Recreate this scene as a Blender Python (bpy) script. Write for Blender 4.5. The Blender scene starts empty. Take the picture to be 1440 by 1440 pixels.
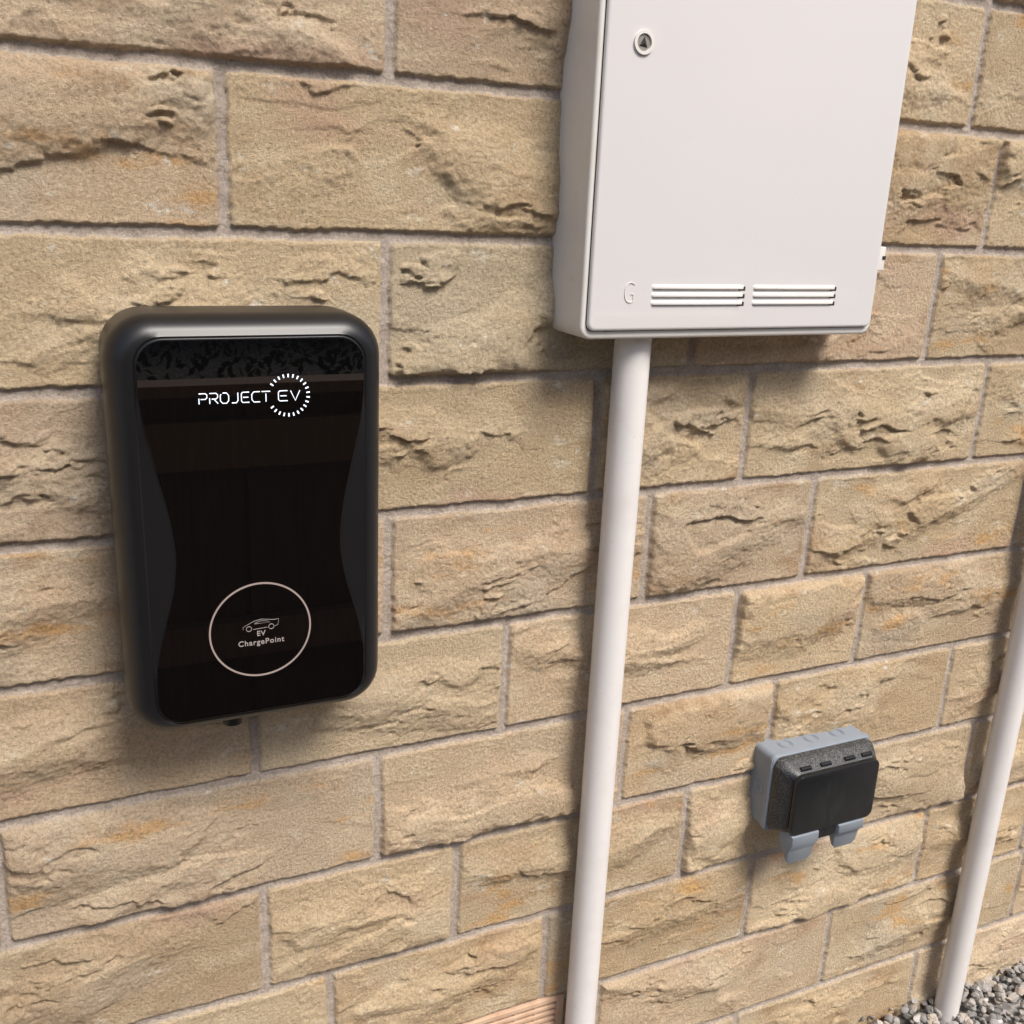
import bpy, bmesh, math, random
import numpy as np
from mathutils import Vector, Matrix
random.seed(7); rng=np.random.default_rng(11)
S=bpy.context.scene
COL=S.collection

# ------------------------------------------------------------------ helpers
def link(o,parent=None):
    COL.objects.link(o)
    if parent: o.parent=parent
    return o
def empty(name):
    o=bpy.data.objects.new(name,None); o.empty_display_size=.05
    return link(o)
def mesh_obj(name,verts,faces,mat=None,parent=None,smooth=True,angle=35):
    me=bpy.data.meshes.new(name); me.from_pydata([tuple(v) for v in verts],[],faces); me.update()
    bm=bmesh.new(); bm.from_mesh(me); bmesh.ops.recalc_face_normals(bm,faces=bm.faces); bm.to_mesh(me); bm.free()
    if smooth:
        me.polygons.foreach_set('use_smooth',[True]*len(me.polygons)); me.set_sharp_from_angle(angle=math.radians(angle))
    if mat: me.materials.append(mat)
    o=bpy.data.objects.new(name,me)
    return link(o,parent)
def rrect(x0,x1,z0,z1,r,nc=8,ns=1):
    pts=[];r=max(r,1e-4)
    cs=[(x1-r,z1-r,0),(x0+r,z1-r,90),(x0+r,z0+r,180),(x1-r,z0+r,270)]
    for i,(cx,cz,a) in enumerate(cs):
        for k in range(nc+1):
            t=math.radians(a+90*k/nc); pts.append((cx+r*math.cos(t),cz+r*math.sin(t)))
        nx=cs[(i+1)%4]; t=math.radians(nx[2]); e=(nx[0]+r*math.cos(t),nx[1]+r*math.sin(t)); s=pts[-1]
        for k in range(1,ns): pts.append((s[0]+(e[0]-s[0])*k/ns,s[1]+(e[1]-s[1])*k/ns))
    return pts
def loft(name,loops,mat,parent=None,cap0=True,cap1=True,angle=35):
    n=len(loops[0][0]); V=[];F=[]
    for pts,d in loops: V+= [(p[0],-d,p[1]) for p in pts]
    for j in range(len(loops)-1):
        for i in range(n):
            a=j*n+i;b=j*n+(i+1)%n; F.append((a,b,b+n,a+n))
    if cap0: F.append(tuple(range(n)))
    if cap1: F.append(tuple((len(loops)-1)*n+i for i in range(n)))
    return mesh_obj(name,V,F,mat,parent,True,angle)
def rbox(name,x0,x1,z0,z1,d0,d1,r,b,mat,parent=None,draft=0,nb=4):
    L=[(rrect(x0,x1,z0,z1,r),d0)]
    for k in range(nb+1):
        t=math.pi/2*k/nb; i=draft+b*(1-math.cos(t)); 
        L.append((rrect(x0+i,x1-i,z0+i,z1-i,max(r-i,b*.4+1e-4)),d1-b+b*math.sin(t)))
    return loft(name,L,mat,parent)
def cyl(name,p0,p1,r,mat,parent=None,n=32,prof=None):
    p0=Vector(p0);p1=Vector(p1);ax=(p1-p0).normalized();a=ax.orthogonal().normalized();b=ax.cross(a)
    prof=prof or [(0,r),(1,r)]
    V=[];F=[]
    for t,rr in prof:
        c=p0.lerp(p1,t)
        for i in range(n):
            th=2*math.pi*i/n; V.append(c+a*math.cos(th)*rr+b*math.sin(th)*rr)
    for j in range(len(prof)-1):
        for i in range(n):
            A=j*n+i;B=j*n+(i+1)%n;F.append((A,B,B+n,A+n))
    F.append(tuple(range(n)));F.append(tuple((len(prof)-1)*n+i for i in range(n)))
    return mesh_obj(name,V,F,mat,parent)
def ring(name,cx,cz,R,w,d0,d1,mat,parent=None,n=96):
    V=[];F=[]
    for i in range(n):
        t=2*math.pi*i/n;c,s=math.cos(t),math.sin(t)
        for rr,dd in((R-w/2,d0),(R-w/2,d1),(R+w/2,d1),(R+w/2,d0)):
            V.append((cx+rr*c,-dd,cz+rr*s))
    for i in range(n):
        a=4*i;b=4*((i+1)%n)
        for k in range(4): F.append((a+k,a+(k+1)%4,b+(k+1)%4,b+k))
    return mesh_obj(name,V,F,mat,parent)
def tube(name,pts,r,mat,parent=None,cyclic=False):
    c=bpy.data.curves.new(name,'CURVE');c.dimensions='3D';c.bevel_depth=r;c.bevel_resolution=1
    for P in (pts if isinstance(pts[0],list) else [pts]):
        s=c.splines.new('POLY');s.points.add(len(P)-1)
        for p,q in zip(s.points,P): p.co=(*q,1)
        s.use_cyclic_u=cyclic
    c.materials.append(mat)
    return link(bpy.data.objects.new(name,c),parent)
def text(name,body,x,z,d,size,mat,parent,ext=.0002,sx=1,align='LEFT',offset=0,spacing=1):
    c=bpy.data.curves.new(name,'FONT');c.body=body;c.size=size;c.extrude=ext;c.align_x=align;c.offset=offset;c.space_character=spacing
    c.materials.append(mat);o=bpy.data.objects.new(name,c);link(o,parent)
    o.location=(x,-d,z);o.rotation_euler=(math.pi/2,0,0);o.scale=(sx,1,1)
    return o
# ------------------------------------------------------------------ materials
class M:
    def __init__(s,name,base=(.5,.5,.5),rough=.5,**k):
        s.m=bpy.data.materials.new(name);s.m.use_nodes=True;s.nt=s.m.node_tree;s.b=s.nt.nodes['Principled BSDF']
        s.b.inputs['Base Color'].default_value=(*base,1);s.b.inputs['Roughness'].default_value=rough
        for a,v in k.items(): s.b.inputs[a.replace('_',' ')].default_value=v
        s.tc=None
    def n(s,t,**k):
        x=s.nt.nodes.new('ShaderNode'+t)
        for a,v in k.items(): setattr(x,a,v)
        return x
    def l(s,a,b): s.nt.links.new(a,b)
    def co(s):
        if not s.tc: s.tc=s.n('TexCoord')
        return s.tc.outputs['Object']
    def noise(s,scale,detail=4,rough=.5,vec=None,dist=0):
        x=s.n('TexNoise');x.inputs['Scale'].default_value=scale;x.inputs['Detail'].default_value=detail;x.inputs['Roughness'].default_value=rough;x.inputs['Distortion'].default_value=dist
        s.l(vec or s.co(),x.inputs['Vector']);return x.outputs['Fac']
    def map(s,scale,vec=None,loc=(0,0,0)):
        x=s.n('Mapping');x.inputs['Scale'].default_value=scale;x.inputs['Location'].default_value=loc;s.l(vec or s.co(),x.inputs['Vector']);return x.outputs[0]
    def ramp(s,fac,stops,interp='LINEAR'):
        x=s.n('ValToRGB');x.color_ramp.interpolation=interp;e=x.color_ramp.elements
        while len(e)<len(stops): e.new(.5)
        for q,(p,c) in zip(e,stops): q.position=p;q.color=(*c,1) if isinstance(c,tuple) else (c,c,c,1)
        s.l(fac,x.inputs[0]);return x.outputs[0]
    def mix(s,fac,a,b,mode='MIX'):
        x=s.n('Mix',data_type='RGBA',blend_type=mode)
        for v,i in((fac,0),(a,6),(b,7)):
            if isinstance(v,(int,float)): x.inputs[i].default_value=v
            elif isinstance(v,tuple): x.inputs[i].default_value=(*v,1)
            else: s.l(v,x.inputs[i])
        return x.outputs[2]
    def math(s,op,a,b=0,clamp=False):
        x=s.n('Math',operation=op,use_clamp=clamp)
        for v,i in((a,0),(b,1)):
            if isinstance(v,(int,float)): x.inputs[i].default_value=v
            else: s.l(v,x.inputs[i])
        return x.outputs[0]
    def attr(s,name,out='Fac'):
        x=s.n('Attribute',attribute_name=name);return x.outputs[out]
    def bump(s,h,strength=.5,dist=.001,prev=None):
        x=s.n('Bump');x.inputs['Strength'].default_value=strength;x.inputs['Distance'].default_value=dist;s.l(h,x.inputs['Height'])
        s.l(x.outputs[0],s.b.inputs['Normal']);return x.outputs[0]
    def col(s,c): s.l(c,s.b.inputs['Base Color'])
    def rgh(s,c): s.l(c,s.b.inputs['Roughness'])

def stone_mat():
    m=M('sandstone',rough=.92);m.b.inputs['Specular IOR Level'].default_value=.2
    c=m.attr('stonecol','Color')
    n=m.noise(260,6,.82)
    c=m.mix(.9,c,m.ramp(n,[(.30,(.46,.41,.36)),(.42,(.90,.88,.86)),(.52,(1.09,1.09,1.08)),(.72,(1.5,1.5,1.48))]),'MULTIPLY')
    m.col(c);m.bump(n,1.,.0062)
    return m.m
MAT_STONE=stone_mat()

def plastic(name,base,rough,dirt=.15,dcol=(.45,.4,.32),bump=.0,scale=18,coat=0):
    m=M(name,base,rough)
    if dirt:
        n=m.noise(scale,5,.65);c=m.mix(m.math('MULTIPLY',m.ramp(n,[(.5,0.),(.85,1.)]),dirt),base,dcol)
        sp=m.noise(scale*14,1,.5);c=m.mix(m.math('MULTIPLY',m.ramp(sp,[(.72,0.),(.78,1.)]),dirt),c,dcol);m.col(c)
        m.rgh(m.ramp(n,[(.3,max(rough-.03,0.)),(.7,rough+.06)]))
    if bump: m.bump(m.noise(scale*60,2),.5,bump)
    return m.m
WHITE=plastic('white_plastic_door',(.69,.668,.660),.06,.06,(.55,.48,.40),0,9)
_b=WHITE.node_tree.nodes['Principled BSDF'];_b.inputs['IOR'].default_value=1.6;_b.inputs['Coat Weight'].default_value=1;_b.inputs['Coat Roughness'].default_value=.03;_b.inputs['Coat IOR'].default_value=1.6
WHITE2=plastic('white_plastic_frame',(.70,.675,.635),.38,.35,(.52,.45,.28),0,12)
PVC=plastic('white_pvc_pipe',(.71,.685,.665),.30,.32,(.46,.41,.34),0,16)
GREY=plastic('grey_plastic',(.215,.245,.28),.5,.2,(.38,.36,.33),.00015,40)
SATIN=plastic('satin_black_plastic',(.0065,.0065,.0072),.38,.0,(.05,.05,.05),.00006,30)
DARK=M('dark_gap',(.02,.017,.014),.8).m
GLASS=M('black_glass',(.0022,.0022,.0024),.012);GLASS.b.inputs['IOR'].default_value=1.6;GLASS=GLASS.m
LED=M('backlit_logo',(.8,.85,.95),.4);LED.b.inputs['Emission Color'].default_value=(.78,.88,1,1);LED.b.inputs['Emission Strength'].default_value=.75;LED=LED.m
PRINT=M('printed_silver',(.33,.29,.27),.35).m
RINGM=M('badge_ring',(.34,.27,.245),.3).m
METAL=M('lock_metal',(.5,.47,.42),.35,Metallic=.7).m
def smoked():
    m=M('smoked_black_cover',(.012,.013,.014),.28)
    n=m.noise(700,2,.8)
    edge=m.attr('dusty')
    d=m.math('MULTIPLY',m.ramp(n,[(.50,0.),(.60,1.)]),edge)
    n2=m.noise(30,6,.7,m.map((1,1,.35)));d2=m.math('MULTIPLY',m.ramp(n2,[(.52,0.),(.8,1.)]),.08)
    m.col(m.mix(m.math('ADD',d,d2,True),(.008,.009,.010),(.24,.24,.23)))
    m.rgh(m.math('ADD',.22,m.math('MULTIPLY',edge,.5)));m.bump(m.math('MULTIPLY',n,edge),.8,.0008)
    return m.m
SMOKE=smoked()
def terra():
    m=M('terracotta',(.50,.27,.16),.85);n=m.noise(50,5,.6);m.col(m.ramp(n,[(.3,(.46,.29,.19)),(.7,(.60,.43,.30))]));m.bump(m.noise(300,3),.5,.001);return m.m
TERRA=terra()

# ------------------------------------------------------------------ the stone wall
G=rng.random((512,512))*2*np.pi
GX=np.cos(G);GZ=np.sin(G)
def perlin(x,z):
    xi=np.floor(x).astype(np.int64);zi=np.floor(z).astype(np.int64);xf=x-xi;zf=z-zi
    u=xf*xf*xf*(xf*(xf*6-15)+10);v=zf*zf*zf*(zf*(zf*6-15)+10)
    a=xi&511;b=(xi+1)&511;c=zi&511;d=(zi+1)&511
    n00=GX[a,c]*xf+GZ[a,c]*zf;n10=GX[b,c]*(xf-1)+GZ[b,c]*zf
    n01=GX[a,d]*xf+GZ[a,d]*(zf-1);n11=GX[b,d]*(xf-1)+GZ[b,d]*(zf-1)
    return ((n00*(1-u)+n10*u)*(1-v)+(n01*(1-u)+n11*u)*v)*1.4
def fbm(x,z,o=4,g=.5):
    s=0;a=1;t=0
    for i in range(o):
        s=s+a*perlin(x*2**i+17.3*i,z*2**i+9.1*i);t+=a;a*=g
    return s/t
def ridged(x,z,o=4,g=.5):
    s=0;a=1;t=0
    for i in range(o):
        s=s+a*(1-2*np.abs(perlin(x*2**i+31.3*i,z*2**i+7.7*i)));t+=a;a*=g
    return s/t
def sst(a,b,x):
    t=np.clip((x-a)/(b-a),0,1);return t*t*(3-2*t)
def axis(dense0,dense1,step,lo,hi,cstep):
    return np.concatenate([np.arange(lo,dense0,cstep),np.arange(dense0,dense1,step),np.arange(dense1,hi,cstep)])
STEP=.0016
xs=axis(-.54,1.42,STEP,-3.0,4.2,.012);zs=axis(-1.49,.18,STEP,-1.62,1.5,.012)
X,Z=np.meshgrid(xs,zs);X=X.ravel();Z=Z.ravel()
H=.15
known={-1:[-.47,.004,.40,.787],0:[-.60,-.160,.33,.848],1:[-.46,0.,.39,.774],2:[-.19,.264,.485,.900],3:[-.24,.006,.350,.611,1.026],
4:[-.6,-.150,.158,.503,.731,1.08],5:[-.419,-.005,.341,.589,.936,1.25],6:[-.60,-.146,.101,.455,.70,1.02],7:[-.47,-.066,.239,.589,.947,1.2],
8:[-.2,.055,.277,.334,.768,1.217],9:[-.32,.2,.60,.989,1.3],10:[-.1,.4,.8,1.2]}
rows={}
for k in range(-11,12):
    L=list(known.get(k,[.1*((k*7)%5)]))
    L0=sorted(L)
    while L0[-1]<4.6: L0.append(L0[-1]+random.uniform(.24,.46))
    while L0[0]>-3.5: L0.insert(0,L0[0]-random.uniform(.24,.46))
    rows[k]=np.array(L0)
wx=X+.0026*fbm(X/.05,Z/.05,3)+.0012*perlin(X/.008,Z/.008)
wz=Z+.0028*fbm(X/.06+40,Z/.05+9,3)+.0014*perlin(X/.008+50,Z/.008)
kk=np.floor(-wz/H).astype(int);kk=np.clip(kk,-11,11)
xl=np.zeros_like(X);xr=np.zeros_like(X);sid=np.zeros(len(X),int)
for k in range(-11,12):
    mk=kk==k
    i=np.searchsorted(rows[k],wx[mk]);i=np.clip(i,1,len(rows[k])-1)
    xl[mk]=rows[k][i-1];xr[mk]=rows[k][i];sid[mk]=(k+20)*64+i
zt=-kk*H;zb=zt-H
hj=.0052
dl=wx-xl-hj;dr=xr-wx-hj;dt=zt-wz-hj;db=wz-zb-hj
dx=np.minimum(dl,dr);dz=np.minimum(dt,db)
rc=.004
qx=np.maximum(rc-dx,0);qz=np.maximum(rc-dz,0)
e=np.where((dx<rc)&(dz<rc),rc-np.hypot(qx,qz),np.minimum(dx,dz))
R=rng.random((40*64+64,12))
r=R[sid]
amp=np.random.default_rng(5).uniform(.65,1.35,40*64+64)[sid]
val=np.random.default_rng(8).uniform(.84,1.04,40*64+64)[sid]
pink=np.random.default_rng(9).uniform(-.5,1.,40*64+64)[sid].clip(0,1)
U=X+r[:,0]*37;W=Z+r[:,1]*53
xc=(xl+xr)/2;zc=(zt+zb)/2
mw=np.clip(.008+.020*fbm(U/.05,W/.05,3,.6),.0022,.03)
dome=1-np.exp(-np.maximum(e,0)/mw)
qx=.020*fbm(U/.08+3,W/.08+8,5,.52);qz=.014*fbm(U/.08+63,W/.08+28,5,.52)
u=U+qx;w=W+qz
low=fbm(u/.17,w/.10,3,.5)
def planes(o,n,sx,sz):
    pl=np.full(len(X),9.)
    for j in range(n):
        a=(R[sid,(o+j)%12]-.5)*sx;b=(R[sid,(o+j+5)%12]-.5)*sz;c=R[sid,(o+2*j+7)%12]*.008
        pl=np.minimum(pl,c+.004+a*(X+qx-xc)+b*(Z+qz-zc))
    return pl
pl=np.maximum(planes(2,6,.24,.66),planes(5,6,.28,.72)-.001)
pl=np.clip(pl,-.006,.013)
rd=ridged(u/.12+9,w/.07+4,4,.5)
t=fbm(u/.22+71,w/.085+13,6,.52)*2.6+.5*(Z-zc)/H
f=t-np.floor(t)
lw=.88+.08*perlin(U/.04,W/.04)
step=np.floor(t)+sst(0,1,(f-lw)/(1-lw))
gate=sst(-.14,.08,fbm(U/.14+31,W/.10+77,3))
t2=fbm(u/.08+11,w/.042+43,5,.52)*2.0;f2=t2-np.floor(t2)
g2=sst(.0,.2,fbm(U/.08+3,W/.06+27,3))
rough=fbm(U/.020,W/.017,4,.68)
rg2=sst(-.2,.3,fbm(U/.09+55,W/.07+5,2))
h=.0056*sst(0,.0030,e)+dome*(.0034+pl*1.05+amp*(.0045*low+.0026*rd))
h+=dome*gate*amp*(step-.35*f)*.0050
h+=dome*g2*amp*(np.floor(t2)+sst(.84,1,f2)-.3*f2)*.0015
h+=(.4+.6*dome)*((.0009+.0012*rg2)*rough+.0008*perlin(U/.0060,W/.0055)+.0005*ridged(U/.011+4,W/.010,2))
h=np.where(h<.0050,.0050-.0022*(1-np.exp(-(.0050-h)/.0040)),h)
h=np.where(h>.016,.016+(h-.016)*.35,h)
mh=-.0002+.0009*fbm(X/.02,Z/.02,3)+.0005*perlin(X/.005,Z/.005)
st=sst(-.0005,.0010,e)
slot=(kk==8)&(X>.055)&(X<.277)&(Z>-1.278)
h=h*st+mh*(1-st)
h=np.where(slot,-.004,h)
# --- albedo per vertex (procedural)
def lerp(a,b,t): return a+(b-a)*t[:,None]
pal=np.array([(.650,.485,.300),(.710,.560,.370),(.660,.490,.300),(.725,.590,.405),(.620,.450,.270),(.685,.525,.335)])
pr=r[:,10]*5.999;pi=pr.astype(int);c=lerp(pal[pi],pal[(pi+1)%6],(pr-pi)*.6)
c=lerp(c,np.array((.66,.50,.385)),pink*.6)
c=c*val[:,None]
c=lerp(c,np.array((.78,.65,.46)),sst(-.1,.5,fbm(U/.10+1,W/.07+2,4,.6))*.55)
c=lerp(c,np.array((.45,.28,.155)),sst(.06,.5,fbm(U/.09+15,W/.045+12,5,.62))*(.15+.6*r[:,11]))
c=lerp(c,np.array((.60,.52,.40)),sst(.0,.5,fbm(U/.16+5,W/.12+22,3))*.6*r[:,9])
c=lerp(c,np.array((.61,.40,.29)),sst(.1,.5,fbm(U/.2+95,W/.10+2,3))*.6*(r[:,8]>.55))
c=lerp(c,np.array((.84,.77,.63)),sst(.30,.42,fbm(U/.05+44,W/.03+12,5,.7))*.5)
c=lerp(c,np.array((.66,.38,.15)),sst(.16,.5,fbm(U/.12+41,W/.04+32,4,.6))*.7*(r[:,9]>.68))
bruise=sst(.25,.4,fbm(U/.03+4,W/.016+2,4,.7))*sst(.2,.3,fbm(U/.07+14,W/.05+29,2))
c=lerp(c,np.array((.84,.80,.70)),bruise*.65)
hc=np.abs(fbm(U/.10+21,W/.055+32,7,.6));ck=(1-sst(.0,.008,hc))*sst(.0,.2,fbm(U/.1+7,W/.1+9,2))
c=lerp(c,np.array((.19,.12,.07)),ck*.5)
h=h-ck*st*.0009
mc=lerp(np.array((.51,.43,.365))[None].repeat(len(X),0),np.array((.64,.55,.475)),sst(-.4,.4,fbm(X/.03,Z/.02,4)))
c=lerp(c,mc,1-st)
nx,nz=len(xs),len(zs)
co=np.empty((nx*nz,3),np.float32);co[:,0]=X;co[:,1]=-h;co[:,2]=Z
idx=np.arange(nx*nz).reshape(nz,nx)
q=np.stack([idx[:-1,:-1],idx[:-1,1:],idx[1:,1:],idx[1:,:-1]],-1).reshape(-1,4)
me=bpy.data.meshes.new('stone_wall')
me.vertices.add(nx*nz);me.vertices.foreach_set('co',co.ravel())
me.loops.add(q.size);me.loops.foreach_set('vertex_index',q.ravel().astype(np.int32))
me.polygons.add(len(q));me.polygons.foreach_set('loop_start',np.arange(0,q.size,4,dtype=np.int32));me.polygons.foreach_set('loop_total',np.full(len(q),4,np.int32))
me.polygons.foreach_set('use_smooth',np.ones(len(q),bool));me.update(calc_edges=True)
at=me.attributes.new('stonecol','FLOAT_COLOR','POINT');cc=np.ones((nx*nz,4),np.float32);cc[:,:3]=c;at.data.foreach_set('color',cc.ravel())
me.materials.append(MAT_STONE)
link(bpy.data.objects.new('stone_wall',me))

# ------------------------------------------------------------------ EV charger
ch=empty('ev_charger')
cx0,cx1,cz0,cz1=-.284,-.032,-.625,-.216
gx0,gx1,gz0,gz1=-.2585,-.0545,-.6080,-.2365
NS=28
def gl(i=0,waist=.0245):
    P=rrect(gx0+i,gx1-i,gz0+i,gz1-i,.024-i,8,NS);o=[]
    for x,z in P:
        t=np.clip((-.276-z)/(-.276+.436),0,1) if z>-.436 else np.clip((z+.567)/(.567-.436),0,1)
        s=t*t*(3-2*t)*waist
        mid=(gx0+gx1)/2
        o.append((x+s*(mid-x)/abs((gx1-gx0)/2),z))
    return o
def out(i): return rrect(cx0+i,cx1-i,cz0+i,cz1-i,max(.040-i,.004),8,NS)
L=[(out(.014),0),(out(.014),.014),(out(.004),.015),(out(.001),.022),(out(0),.045),(out(.0),.080)]
for k in range(1,8):
    t=math.pi/2*k/8;i=.021*(1-math.cos(t));L.append((out(i),.080+.0275*math.sin(t)))
rim=rrect(gx0-.0030,gx1+.0030,gz0-.0030,gz1+.0030,.026,8,NS)
L.append((rim,.1074))
rim2=rrect(gx0-.0018,gx1+.0018,gz0-.0018,gz1+.0018,.025,8,NS)
L.append((rim2,.1066))
g0=gl(-.0006)
for s,dd in((.3,.1071),(.65,.1078),(1,.1080)):
    L.append(([(a[0]+(b[0]-a[0])*s,a[1]+(b[1]-a[1])*s) for a,b in zip(rim2,g0)],dd))
loft('housing',L,SATIN,ch,angle=20)
loft('glass_front',[(gl(0),.1075),(gl(0),.1094),(gl(.0002),.1096)],GLASS,ch,angle=25)
D=.1099
glyph={'P':[[(0,0),(0,.55)],[(0,1),(.75,1),(.95,.88),(.95,.6),(.75,.45),(.2,.45)]],
'R':[[(0,0),(0,.55)],[(0,1),(.75,1),(.95,.88),(.95,.6),(.75,.45),(.25,.45)],[(.55,.4),(.98,0)]],
'O':[[(.3,1),(.75,1),(1,.75),(1,.25),(.75,0),(.25,0),(0,.25),(0,.75),(.12,.9)]],
'J':[[(.85,1),(.85,.22),(.65,0),(.1,0)]],
'E':[[(.95,1),(.15,1),(0,.85),(0,.15),(.15,0),(.95,0)],[(.2,.5),(.85,.5)]],
'C':[[(1,1),(.25,1),(0,.75),(0,.25),(.25,0),(1,0)]],
'T':[[(-.05,1),(1,1)],[(.47,.8),(.47,0)]],
'V':[[(0,1),(.5,0),(1,1)]]}
def stroke(name,s,x,z,cw,chh,adv,rad):
    P=[]
    for i,chn in enumerate(s):
        for st_ in glyph[chn]: P.append([(x+i*adv+a*cw,-D,z+b*chh) for a,b in st_])
    tube(name,P,rad,LED,ch)
stroke('logo_text','PROJECT',-.2072,-.2940,.0074,.0094,.00935,.00046)
stroke('logo_text_ev','EV',-.1362,-.2940,.0088,.0094,.0112,.00046)
V=[];F=[]
lcx,lcz=-.1268,-.2890
for i in range(26):
    t=2*math.pi*(i+.5)/26
    if abs(math.degrees(math.atan2(math.sin(t),-math.cos(t))))<22: continue
    c_,s_=math.cos(t),math.sin(t)
    for r0,w_ in((.0168,-.00060),(.0168,.00060),(.0200,.0007),(.0200,-.0007)):
        V.append((lcx+r0*c_-w_*s_,-D,lcz+r0*s_+w_*c_))
    b=len(V)-4;F.append((b,b+1,b+2,b+3))
mesh_obj('logo_ring_leds',V,F,LED,ch,smooth=False)
bx,bz=-.1590,-.5205
ring('badge_ring',bx,bz,.0487,.0017,.1093,.1101,RINGM,ch)
text('badge_ev','EV',bx,bz-.0062,D,.0074,PRINT,ch,align='CENTER',spacing=1.1,offset=.0001)
text('badge_label','ChargePoint',bx,bz-.0153,D,.0078,PRINT,ch,align='CENTER',spacing=1.14,offset=.0001)
car=[(-.017,.002),(-.0172,.0045),(-.013,.0068),(-.006,.0100),(.001,.0112),(.007,.0100),(.013,.0090),(.0175,.0095),(.0170,.0050),(.0165,.0030),(.0135,.0022)]
tube('badge_car_body',[(bx+x,-D,bz+z) for x,z in car],.00022,PRINT,ch)
tube('badge_car_sill',[(bx+x,-D,bz+z) for x,z in[(-.0075,.0012),(.0065,.0018)]],.00022,PRINT,ch)
tube('badge_car_window',[(bx+x,-D,bz+z) for x,z in[(-.006,.0075),(.0,.0095),(.006,.0085),(.009,.0070),(-.006,.0068)]],.0002,PRINT,ch)
for k,wx_ in enumerate((-.0115,.0102)):
    ring('badge_wheel_%d'%k,bx+wx_,bz+.0022,.0026,.0005,.1096,.1101,PRINT,ch,n=24)
cyl('cable_gland',(-.205,-.062,-.612),(-.205,-.062,-.634),.012,SATIN,ch,prof=[(0,.016),(.45,.016),(.5,.012),(1,.011)])
cyl('bottom_gland',(-.185,-.080,-.614),(-.185,-.080,-.632),.01,SATIN,ch)

# ------------------------------------------------------------------ gas meter box
gb=empty('gas_meter_box')
bx0,bx1,bz0,bz1=.1935,.5985,-.2485,.335
BD=.077
rbox('frame',bx0,bx1,bz0,bz1,.0,BD,.014,.004,WHITE2,gb)
dx0,dx1,dz0,dz1=bx0+.0066,bx1-.0055,bz0+.0098,bz1-.008
rbox('door_gap',dx0-.0010,dx1+.0010,dz0-.0010,dz1+.0010,BD-.002,BD+.0003,.009,.0002,DARK,gb)
L=[(rrect(dx0,dx1,dz0,dz1,.008),BD-.001)]
for k in range(6):
    t=math.pi/2*k/5;i=.0035*(1-math.cos(t));L.append((rrect(dx0+i,dx1-i,dz0+i,dz1-i,.008-i*.5),BD+.0025+.0030*math.sin(t)))
loft('door',L,WHITE,gb)
DF=BD+.0055
ring('lock_surround',.2420,.0475,.0098,.0030,DF-.001,DF+.0022,WHITE2,gb,n=48)
cyl('lock_recess',(.2420,-(DF-.001),.0475),(.2420,-(DF+.0004),.0475),.0085,METAL,gb)
mesh_obj('lock_slot',[(.2420-.005,-(DF+.0007),.0475-.0035),(.2420+.0045,-(DF+.0007),.0475-.0045),(.2420+.0005,-(DF+.0007),.0475+.0055),(.2420,-(DF+.0022),.0475-.001)],[(0,1,3),(1,2,3),(2,0,3),(0,2,1)],DARK,gb,smooth=False)
k=0
for x0,x1 in((.2750,.3995),(.4100,.5315)):
    for j in range(3):
        zc_=-.1920-.0085*j
        rbox('louvre_slot_%d'%k,x1-.010,x1-.0002,zc_-.0036,zc_+.0010,DF-.001,DF+.0003,.0005,.0001,DARK,gb)
        Vv=[]
        prof=[(.0030,0),(.0024,.0013),(.0006,.0026),(-.0010,.0029),(-.0018,.0026),(-.0021,.0004)]
        xe=[x0,x0+.003,x1-.0065,x1-.003];sc=[0.05,1,1,.25]
        for xx,s_ in zip(xe,sc):
            for pz,pd in prof: Vv.append((xx,-(DF-.0004+pd*s_),zc_+pz))
        Ff=[]
        for a in range(3):
            for b in range(5): Ff.append((a*6+b,a*6+b+1,(a+1)*6+b+1,(a+1)*6+b))
        mesh_obj('louvre_bar_%d'%k,Vv,Ff,WHITE2,gb,angle=50);k+=1
text('embossed_letter','G',.2395,-.2095,DF+.0002,.034,WHITE2,gb,ext=.0007,sx=.62,offset=-.0012)
for hz in(-.156,.24):
    rbox('hinge_%d'%int(hz*100),bx1-.008,bx1+.0055,hz-.016,hz+.012,BD-.018,BD+.0015,.002,.001,WHITE2,gb)
    rbox('hinge_pin_%d'%int(hz*100),bx1+.001,bx1+.0062,hz-.003,hz+.0012,BD-.010,BD+.0022,.0005,.0003,DARK,gb)

# ------------------------------------------------------------------ pipes
def pipe(name,x,z0,z1,d,r):
    p=empty(name)
    cyl('tube',(x,-d,z0),(x,-d,z1),r,PVC,p,n=48)
    return p
p1=pipe('white_conduit_pipe',.2845,-1.62,-.235,.0375,.0212)
p2=pipe('white_conduit_pipe',1.050,-1.62,1.5,.0375,.0208)
def clip(x,z,d,r,par):
    V=[];F=[];n=24
    for i in range(n+1):
        t=math.pi*(i/n)
        for rr,zz in((r+.0002,-.009),(r+.0022,-.009),(r+.0022,.009),(r+.0002,.009)):
            V.append((x+rr*math.cos(t),-d-rr*math.sin(t),z+zz))
    for i in range(n):
        for k in range(4): F.append((4*i+k,4*i+(k+1)%4,4*i+4+(k+1)%4,4*i+4+k))
    mesh_obj('clip_strap',V,F,PVC,par)
    rbox('clip_base',x-r-.004,x+r+.004,z-.009,z+.009,.008,d,.001,.001,PVC,par)
clip(1.050,-.30,.0375,.0208,p2);clip(1.05,.7,.0375,.0208,p2)

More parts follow.
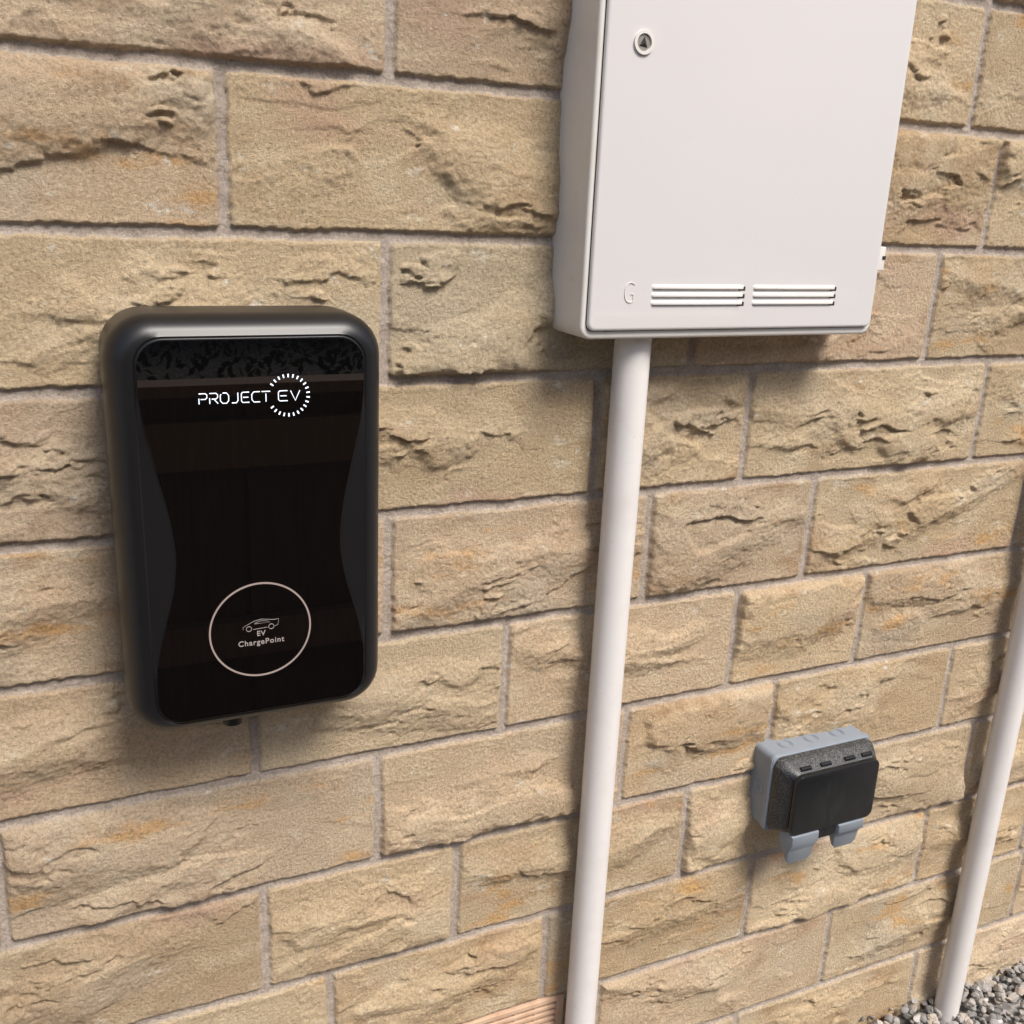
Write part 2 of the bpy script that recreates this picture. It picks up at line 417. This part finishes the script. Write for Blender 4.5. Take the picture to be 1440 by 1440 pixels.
# ------------------------------------------------------------------ outdoor double socket
so=empty('outdoor_power_socket')
sx0,sx1,sz0,sz1=.566,.746,-.972,-.850
rbox('back_box',sx0,sx1,sz0,sz1,.0,.046,.009,.002,GREY,so,draft=0)
rbox('box_lip',sx0-.0015,sx1+.0015,sz0-.0015,sz1+.0015,.038,.0445,.010,.001,GREY,so)
def kring(name,c,R_,axis):
    V=[];F=[];n=40
    for i in range(n):
        t=2*math.pi*i/n
        for rr,hh in((R_-.0011,-.0005),(R_-.0008,.0007),(R_+.0002,.0007),(R_+.0006,-.0005)):
            a,b=rr*math.cos(t),rr*math.sin(t)
            V.append((c[0]+a,c[1]+b,c[2]+hh) if axis=='z' else (c[0]-hh,c[1]+b,c[2]+a))
    for i in range(n):
        a=4*i;b=4*((i+1)%n)
        for k in range(3):F.append((a+k,a+k+1,b+k+1,b+k))
    mesh_obj(name,V,F,GREY,so)
for i,xx in enumerate((.606,.6535,.701)):
    kring('knockout_ring_%d'%i,(xx,-.022,sz1),.0115,'z');kring('knockout_inner_%d'%i,(xx,-.022,sz1),.0085,'z')
kring('side_knockout_ring',(sx0,-.021,-.912),.0115,'x');kring('side_knockout_inner',(sx0,-.021,-.912),.004,'x')
cv=[]
for i,dd in((0.,.0465),(0.,.053),(.003,.060),(.0075,.068),(.0115,.0745),(.0130,.0765),(.0140,.0765)):
    cv.append((rrect(sx0+.0015+i,sx1-.001-i*.8,sz0+.004+i*.5,sz1-.002-i*1.1,.014),dd))
cov=loft('cover_shoulder',cv,SMOKE,so,angle=40)
bm=bmesh.new();bm.from_mesh(cov.data);bmesh.ops.subdivide_edges(bm,edges=[e_ for e_ in bm.edges if e_.calc_length()>.02],cuts=24,use_grid_fill=True);bm.to_mesh(cov.data);bm.free()
a_=cov.data.attributes.new('dusty','FLOAT','POINT')
for v in cov.data.vertices:
    top=min(1,max(0,(v.co.z+.869)/.005)) ;left=min(1,max(0,(.581-v.co.x)/.006))*.30;right=min(1,max(0,(v.co.x-.733)/.006))*.2
    a_.data[v.index].value=max(top*.6,left,right)
pan=loft('cover_lid',[(rrect(.5815,.7335,-.963,-.866,.012),.076),(rrect(.5815,.7335,-.963,-.866,.012),.0815),(rrect(.5825,.7325,-.962,-.867,.011),.083),(rrect(.584,.731,-.9605,-.8685,.010),.0834)],SMOKE,so,angle=40)
pan.data.attributes.new('dusty','FLOAT','POINT')
for i,xx in enumerate((.604,.640,.684,.716)):
    cyl('hinge_barrel_%d'%i,(xx-.009,-.0705,-.8625),(xx+.009,-.0705,-.8625),.0036,SMOKE,so,n=16)
def latch(i,x0,x1,z0,z1):
    prof=[(z1,.052,.070),(z1-.005,.054,.0850),(z1-.018,.056,.0858),(z0+.026,.060,.0800),(z0+.020,.066,.0780),(z0+.006,.073,.0765),(z0,.0742,.0757)]
    V=[];F=[]
    ins=[0,0,0,.0005,.001,.002,.007]
    for (z,a,b),n_ in zip(prof,ins):
        V+=[(x0+n_,-a,z),(x1-n_,-a,z),(x1-n_,-b+.001,z),(x1-n_-.001,-b,z),(x0+n_+.001,-b,z),(x0+n_,-b+.001,z)]
    for j in range(len(prof)-1):
        for k in range(6):F.append((6*j+k,6*j+(k+1)%6,6*j+6+(k+1)%6,6*j+6+k))
    F.append(tuple(range(6)));F.append(tuple(6*(len(prof)-1)+k for k in range(6)))
    mesh_obj('latch_%d'%i,V,F,GREY,so,angle=50)
latch(0,.586,.634,-1.014,-.959);latch(1,.671,.718,-1.009,-.959)
rbox('lid_lower_lip',.636,.669,-.980,-.955,.05,.081,.003,.002,SMOKE,so)

# ------------------------------------------------------------------ air brick
ab=empty('air_brick')
ax0,ax1,az0,az1=.060,.2745,-1.273,-1.1985
rbox('back',ax0,ax1,az0,az1,-.02,-.001,.002,.001,DARK,ab)
for nm,x0,x1,z0,z1 in(('edge_top',ax0,ax1,az1-.008,az1),('edge_bottom',ax0,ax1,az0,az0+.008),('edge_left',ax0,ax0+.012,az0+.0085,az1-.0085),('edge_right',ax1-.012,ax1,az0+.0085,az1-.0085)):
    rbox(nm,x0,x1,z0,z1,-.01,.006,.001,.001,TERRA,ab)
for j in range(5):
    z=az1-.0165-.0105*j
    rbox('slat_%d'%j,ax0+.012,ax1-.012,z-.0030,z+.0030,-.01,.005,.001,.001,TERRA,ab)
for j in range(5):
    x=ax0+.012+(ax1-ax0-.024)*(j+1)/6
    rbox('mullion_%d'%j,x-.0028,x+.0028,az0+.008,az1-.008,-.01,.0035,.001,.0005,TERRA,ab)

# ------------------------------------------------------------------ ground + gravel
GZ0=-1.485
def gravmat(name,big=False):
    m=M(name,(.2,.19,.18),.85)
    if big:
        v=m.n('TexVoronoi');v.inputs['Scale'].default_value=60;m.l(m.co(),v.inputs['Vector'])
        sep=m.n('SeparateColor');m.l(v.outputs['Color'],sep.inputs[0])
        c=m.ramp(sep.outputs[0],[(0,(.07,.065,.06)),(.5,(.18,.17,.16)),(1,(.34,.32,.30))]);m.col(c);m.bump(v.outputs['Distance'],1,.01)
    else:
        a=m.attr('tone');c=m.ramp(a,[(0,(.14,.135,.13)),(.35,(.24,.23,.22)),(.7,(.33,.31,.29)),(.9,(.40,.34,.28)),(1,(.50,.48,.46))])
        n=m.noise(250,4,.6);c=m.mix(.5,c,m.ramp(n,[(.3,.65),(.7,1.25)]),'MULTIPLY');m.col(c);m.bump(n,.5,.001)
    return m.m
gm=gravmat('gravel_ground',True)
g=mesh_obj('ground',[(-60,0.3,GZ0),(60,.3,GZ0),(60,-60,GZ0),(-60,-60,GZ0)],[(0,1,2,3)],gm,smooth=False)
bm=bmesh.new();bmesh.ops.create_icosphere(bm,subdivisions=2,radius=1);iv=np.array([v.co[:] for v in bm.verts]);bm.verts.index_update();fi=np.array([[v.index for v in f.verts] for f in bm.faces]);bm.free()
Vs=[];Fs=[];T=[];nb=0
def rock(x,y,z,s):
    global nb
    v=iv.copy()
    for _ in range(7):
        d=rng.normal(size=3);d/=np.linalg.norm(d);c=rng.uniform(.45,.85);p=v@d;v-=np.outer(np.maximum(p-c,0),d)
    v*=np.array([1,rng.uniform(.65,1),rng.uniform(.5,.8)])*s
    Rm=np.array(Matrix.Rotation(rng.uniform(0,6.28),3,'Z')@Matrix.Rotation(rng.uniform(-.6,.6),3,'X')@Matrix.Rotation(rng.uniform(-.6,.6),3,'Y'))
    v=v@Rm.T+np.array([x,y,z]);Vs.append(v);Fs.append(fi+nb);nb+=len(v);T.extend([rng.random()]*len(v))
for i in range(5200):
    x=rng.uniform(.55,2.1);y=-rng.uniform(.002,.45);b=.012*math.exp(-(-y)/.12)
    rock(x,y,GZ0+.004+b+rng.uniform(-.004,.010),rng.uniform(.005,.0125))
for i in range(2600):
    rock(rng.uniform(-1.6,3.2),-rng.uniform(.0,.9),GZ0+rng.uniform(0,.006),rng.uniform(.008,.015))
V=np.concatenate(Vs);Fc=np.concatenate(Fs)
me=bpy.data.meshes.new('gravel');me.from_pydata(V.tolist(),[],Fc.tolist());at=me.attributes.new('tone','FLOAT','POINT');at.data.foreach_set('value',np.array(T,np.float32));me.materials.append(gravmat('gravel_stone'))
link(bpy.data.objects.new('gravel',me))

# ------------------------------------------------------------------ behind the photographer, for reflections: fence, hedge, added houses
def wood(name,c1,c2):
    m=M(name,c1,.75);n=m.noise(8,4,.6,m.map((12,12,.6)));m.col(m.ramp(n,[(.3,c1),(.7,c2)]));return m.m
WOOD=wood('stained_wood',(.085,.052,.036),(.15,.095,.065))
WOOD2=wood('stained_wood_rail',(.19,.12,.085),(.27,.175,.12))
fe=empty('wooden_fence');FY=-1.72
def bar(name,x0,x1,y0,y1,z0,z1,mat,par):
    V=[(x,y,z) for x in(x0,x1) for y in(y0,y1) for z in(z0,z1)];F=[(0,1,3,2),(4,6,7,5),(0,4,5,1),(2,3,7,6),(0,2,6,4),(1,5,7,3)]
    return mesh_obj(name,V,F,mat,par,smooth=False)
i=0;x=-2.2
while x<1.6:
    w_=.145;bar('board_%d'%i,x,x+w_-.0005,FY-.02,FY+(.0 if i%2 else .012),GZ0,-.60,WOOD,fe);x+=w_;i+=1
bar('rail_top',-2.25,1.65,FY+.016,FY+.055,-.78,-.66,WOOD2,fe);bar('rail_bottom',-2.25,1.65,FY+.016,FY+.055,-1.29,-1.19,WOOD2,fe)
bar('capping',-2.25,1.65,FY-.03,FY+.06,-.598,-.57,WOOD2,fe)
for j,xx in enumerate((-2.3,-.3,1.65)): bar('post_%d'%j,xx,xx+.09,FY-.12,FY-.025,GZ0,-.5,WOOD,fe)
leaf=M('hedge_leaves',(.05,.08,.025),.8);leaf.col(leaf.ramp(leaf.noise(6,3),[(.3,(.025,.04,.012)),(.7,(.06,.085,.03))]));leaf=leaf.m
n=45000
hx=rng.uniform(-7,13,n);hy=-6.5+rng.normal(0,.25,n);hz=GZ0+1.95*rng.random(n)**.75+.06*np.sin(hx*2.1)+.04*np.sin(hx*5.3)
c=np.stack([hx,hy,hz],1);a=rng.normal(size=(n,3));a/=np.linalg.norm(a,axis=1)[:,None];b=np.cross(a,rng.normal(size=(n,3)));b/=np.linalg.norm(b,axis=1)[:,None]
s=.045
V=np.stack([c-a*s,c+b*s*.5,c+a*s,c-b*s*.5],1).reshape(-1,3);Fq=np.arange(4*n).reshape(-1,4)
me=bpy.data.meshes.new('garden_hedge');me.from_pydata(V.tolist(),[],Fq.tolist());me.materials.append(leaf);link(bpy.data.objects.new('garden_hedge',me))
bk=M('house_brick',(.3,.16,.1),.85);br=bk.n('TexBrick');br.inputs['Color1'].default_value=(.30,.15,.09,1);br.inputs['Color2'].default_value=(.36,.2,.12,1);br.inputs['Mortar'].default_value=(.4,.36,.3,1);br.inputs['Scale'].default_value=4.4
mp=bk.n('Mapping');mp.inputs['Rotation'].default_value=(math.pi/2,0,0);bk.l(bk.co(),mp.inputs['Vector']);bk.l(mp.outputs[0],br.inputs['Vector']);bk.col(br.outputs[0]);bk=bk.m
tile=M('roof_tile',(.10,.06,.05),.8).m
def house(x0,x1,y0,y1,h):
    hh=empty('reflection_house');z0=GZ0;z1=GZ0+h
    bar('walls',x0,x1,y0,y1,z0,z1,bk,hh);ym=(y0+y1)/2;rz=z1+1.8
    V=[(x0-.2,y1+.35,z1-.05),(x1+.2,y1+.35,z1-.05),(x1+.2,ym,rz),(x0-.2,ym,rz),(x0-.2,y0-.35,z1-.05),(x1+.2,y0-.35,z1-.05)]
    mesh_obj('roof',V,[(0,1,2,3),(3,2,5,4),(0,3,4),(1,5,2),(0,4,5,1)],tile,hh,smooth=False)
    wm=M('window_glass',(.03,.035,.04),.05).m;fm=M('window_frame',(.75,.75,.73),.4).m
    k=0
    for wx_ in np.arange(x0+.8,x1-1.6,2.2):
        for wz_ in(.9,3.3):
            bar('window_frame_%d'%k,wx_-.06,wx_+1.16,y1,y1+.03,z0+wz_-.06,z0+wz_+1.16,fm,hh);bar('window_pane_%da'%k,wx_,wx_+.53,y1+.01,y1+.035,z0+wz_,z0+wz_+1.1,wm,hh);bar('window_pane_%db'%k,wx_+.57,wx_+1.1,y1+.01,y1+.035,z0+wz_,z0+wz_+1.1,wm,hh);k+=1
house(-5.5,7.4,-18,-11,5.0);house(10.4,18,-18,-11,5.0)  # unseen houses added so the gap reflects a sky patch in the door

# ------------------------------------------------------------------ light
w=bpy.data.worlds.new('World');S.world=w;w.use_nodes=True;nt=w.node_tree
sky=nt.nodes.new('ShaderNodeTexSky');sky.sky_type='NISHITA';sky.sun_disc=False
EL=math.radians(53)
sd=Vector((.26,-.80,0)).normalized()*math.cos(EL);sd.z=math.sin(EL)
sky.sun_elevation=EL;sky.sun_rotation=math.atan2(sd.x,sd.y);sky.dust_density=3;sky.ozone_density=.6
nt.links.new(sky.outputs[0],nt.nodes['Background'].inputs[0]);nt.nodes['Background'].inputs[1].default_value=.15
sl=bpy.data.lights.new('sun','SUN');sl.energy=4.5;sl.angle=math.radians(22);sl.color=(1,.95,.89)
so_=bpy.data.objects.new('sun',sl);link(so_);so_.rotation_euler=(-sd).to_track_quat('-Z','Y').to_euler();so_.location=(2,-4,6)

# ------------------------------------------------------------------ camera
yw,p,ro=.4418,.3029,.0453;f=1439.5
Fv=Vector((math.sin(yw)*math.cos(p),math.cos(yw)*math.cos(p),-math.sin(p)));R0=Vector((math.cos(yw),-math.sin(yw),0));U0=R0.cross(Fv)
Rv=R0*math.cos(ro)+U0*math.sin(ro);Uv=-R0*math.sin(ro)+U0*math.cos(ro)
cd=bpy.data.cameras.new('camera');cd.sensor_width=36;cd.lens=f/1440*36;cd.clip_start=.02;cd.clip_end=300
cam=bpy.data.objects.new('camera',cd);link(cam)
Mx=Matrix((Rv,Uv,-Fv)).transposed().to_4x4();Mx.translation=Vector((-.335,-1.0451,-.1003));cam.matrix_world=Mx
S.camera=cam
S.view_settings.view_transform='Standard';S.view_settings.look='None';S.view_settings.exposure=0
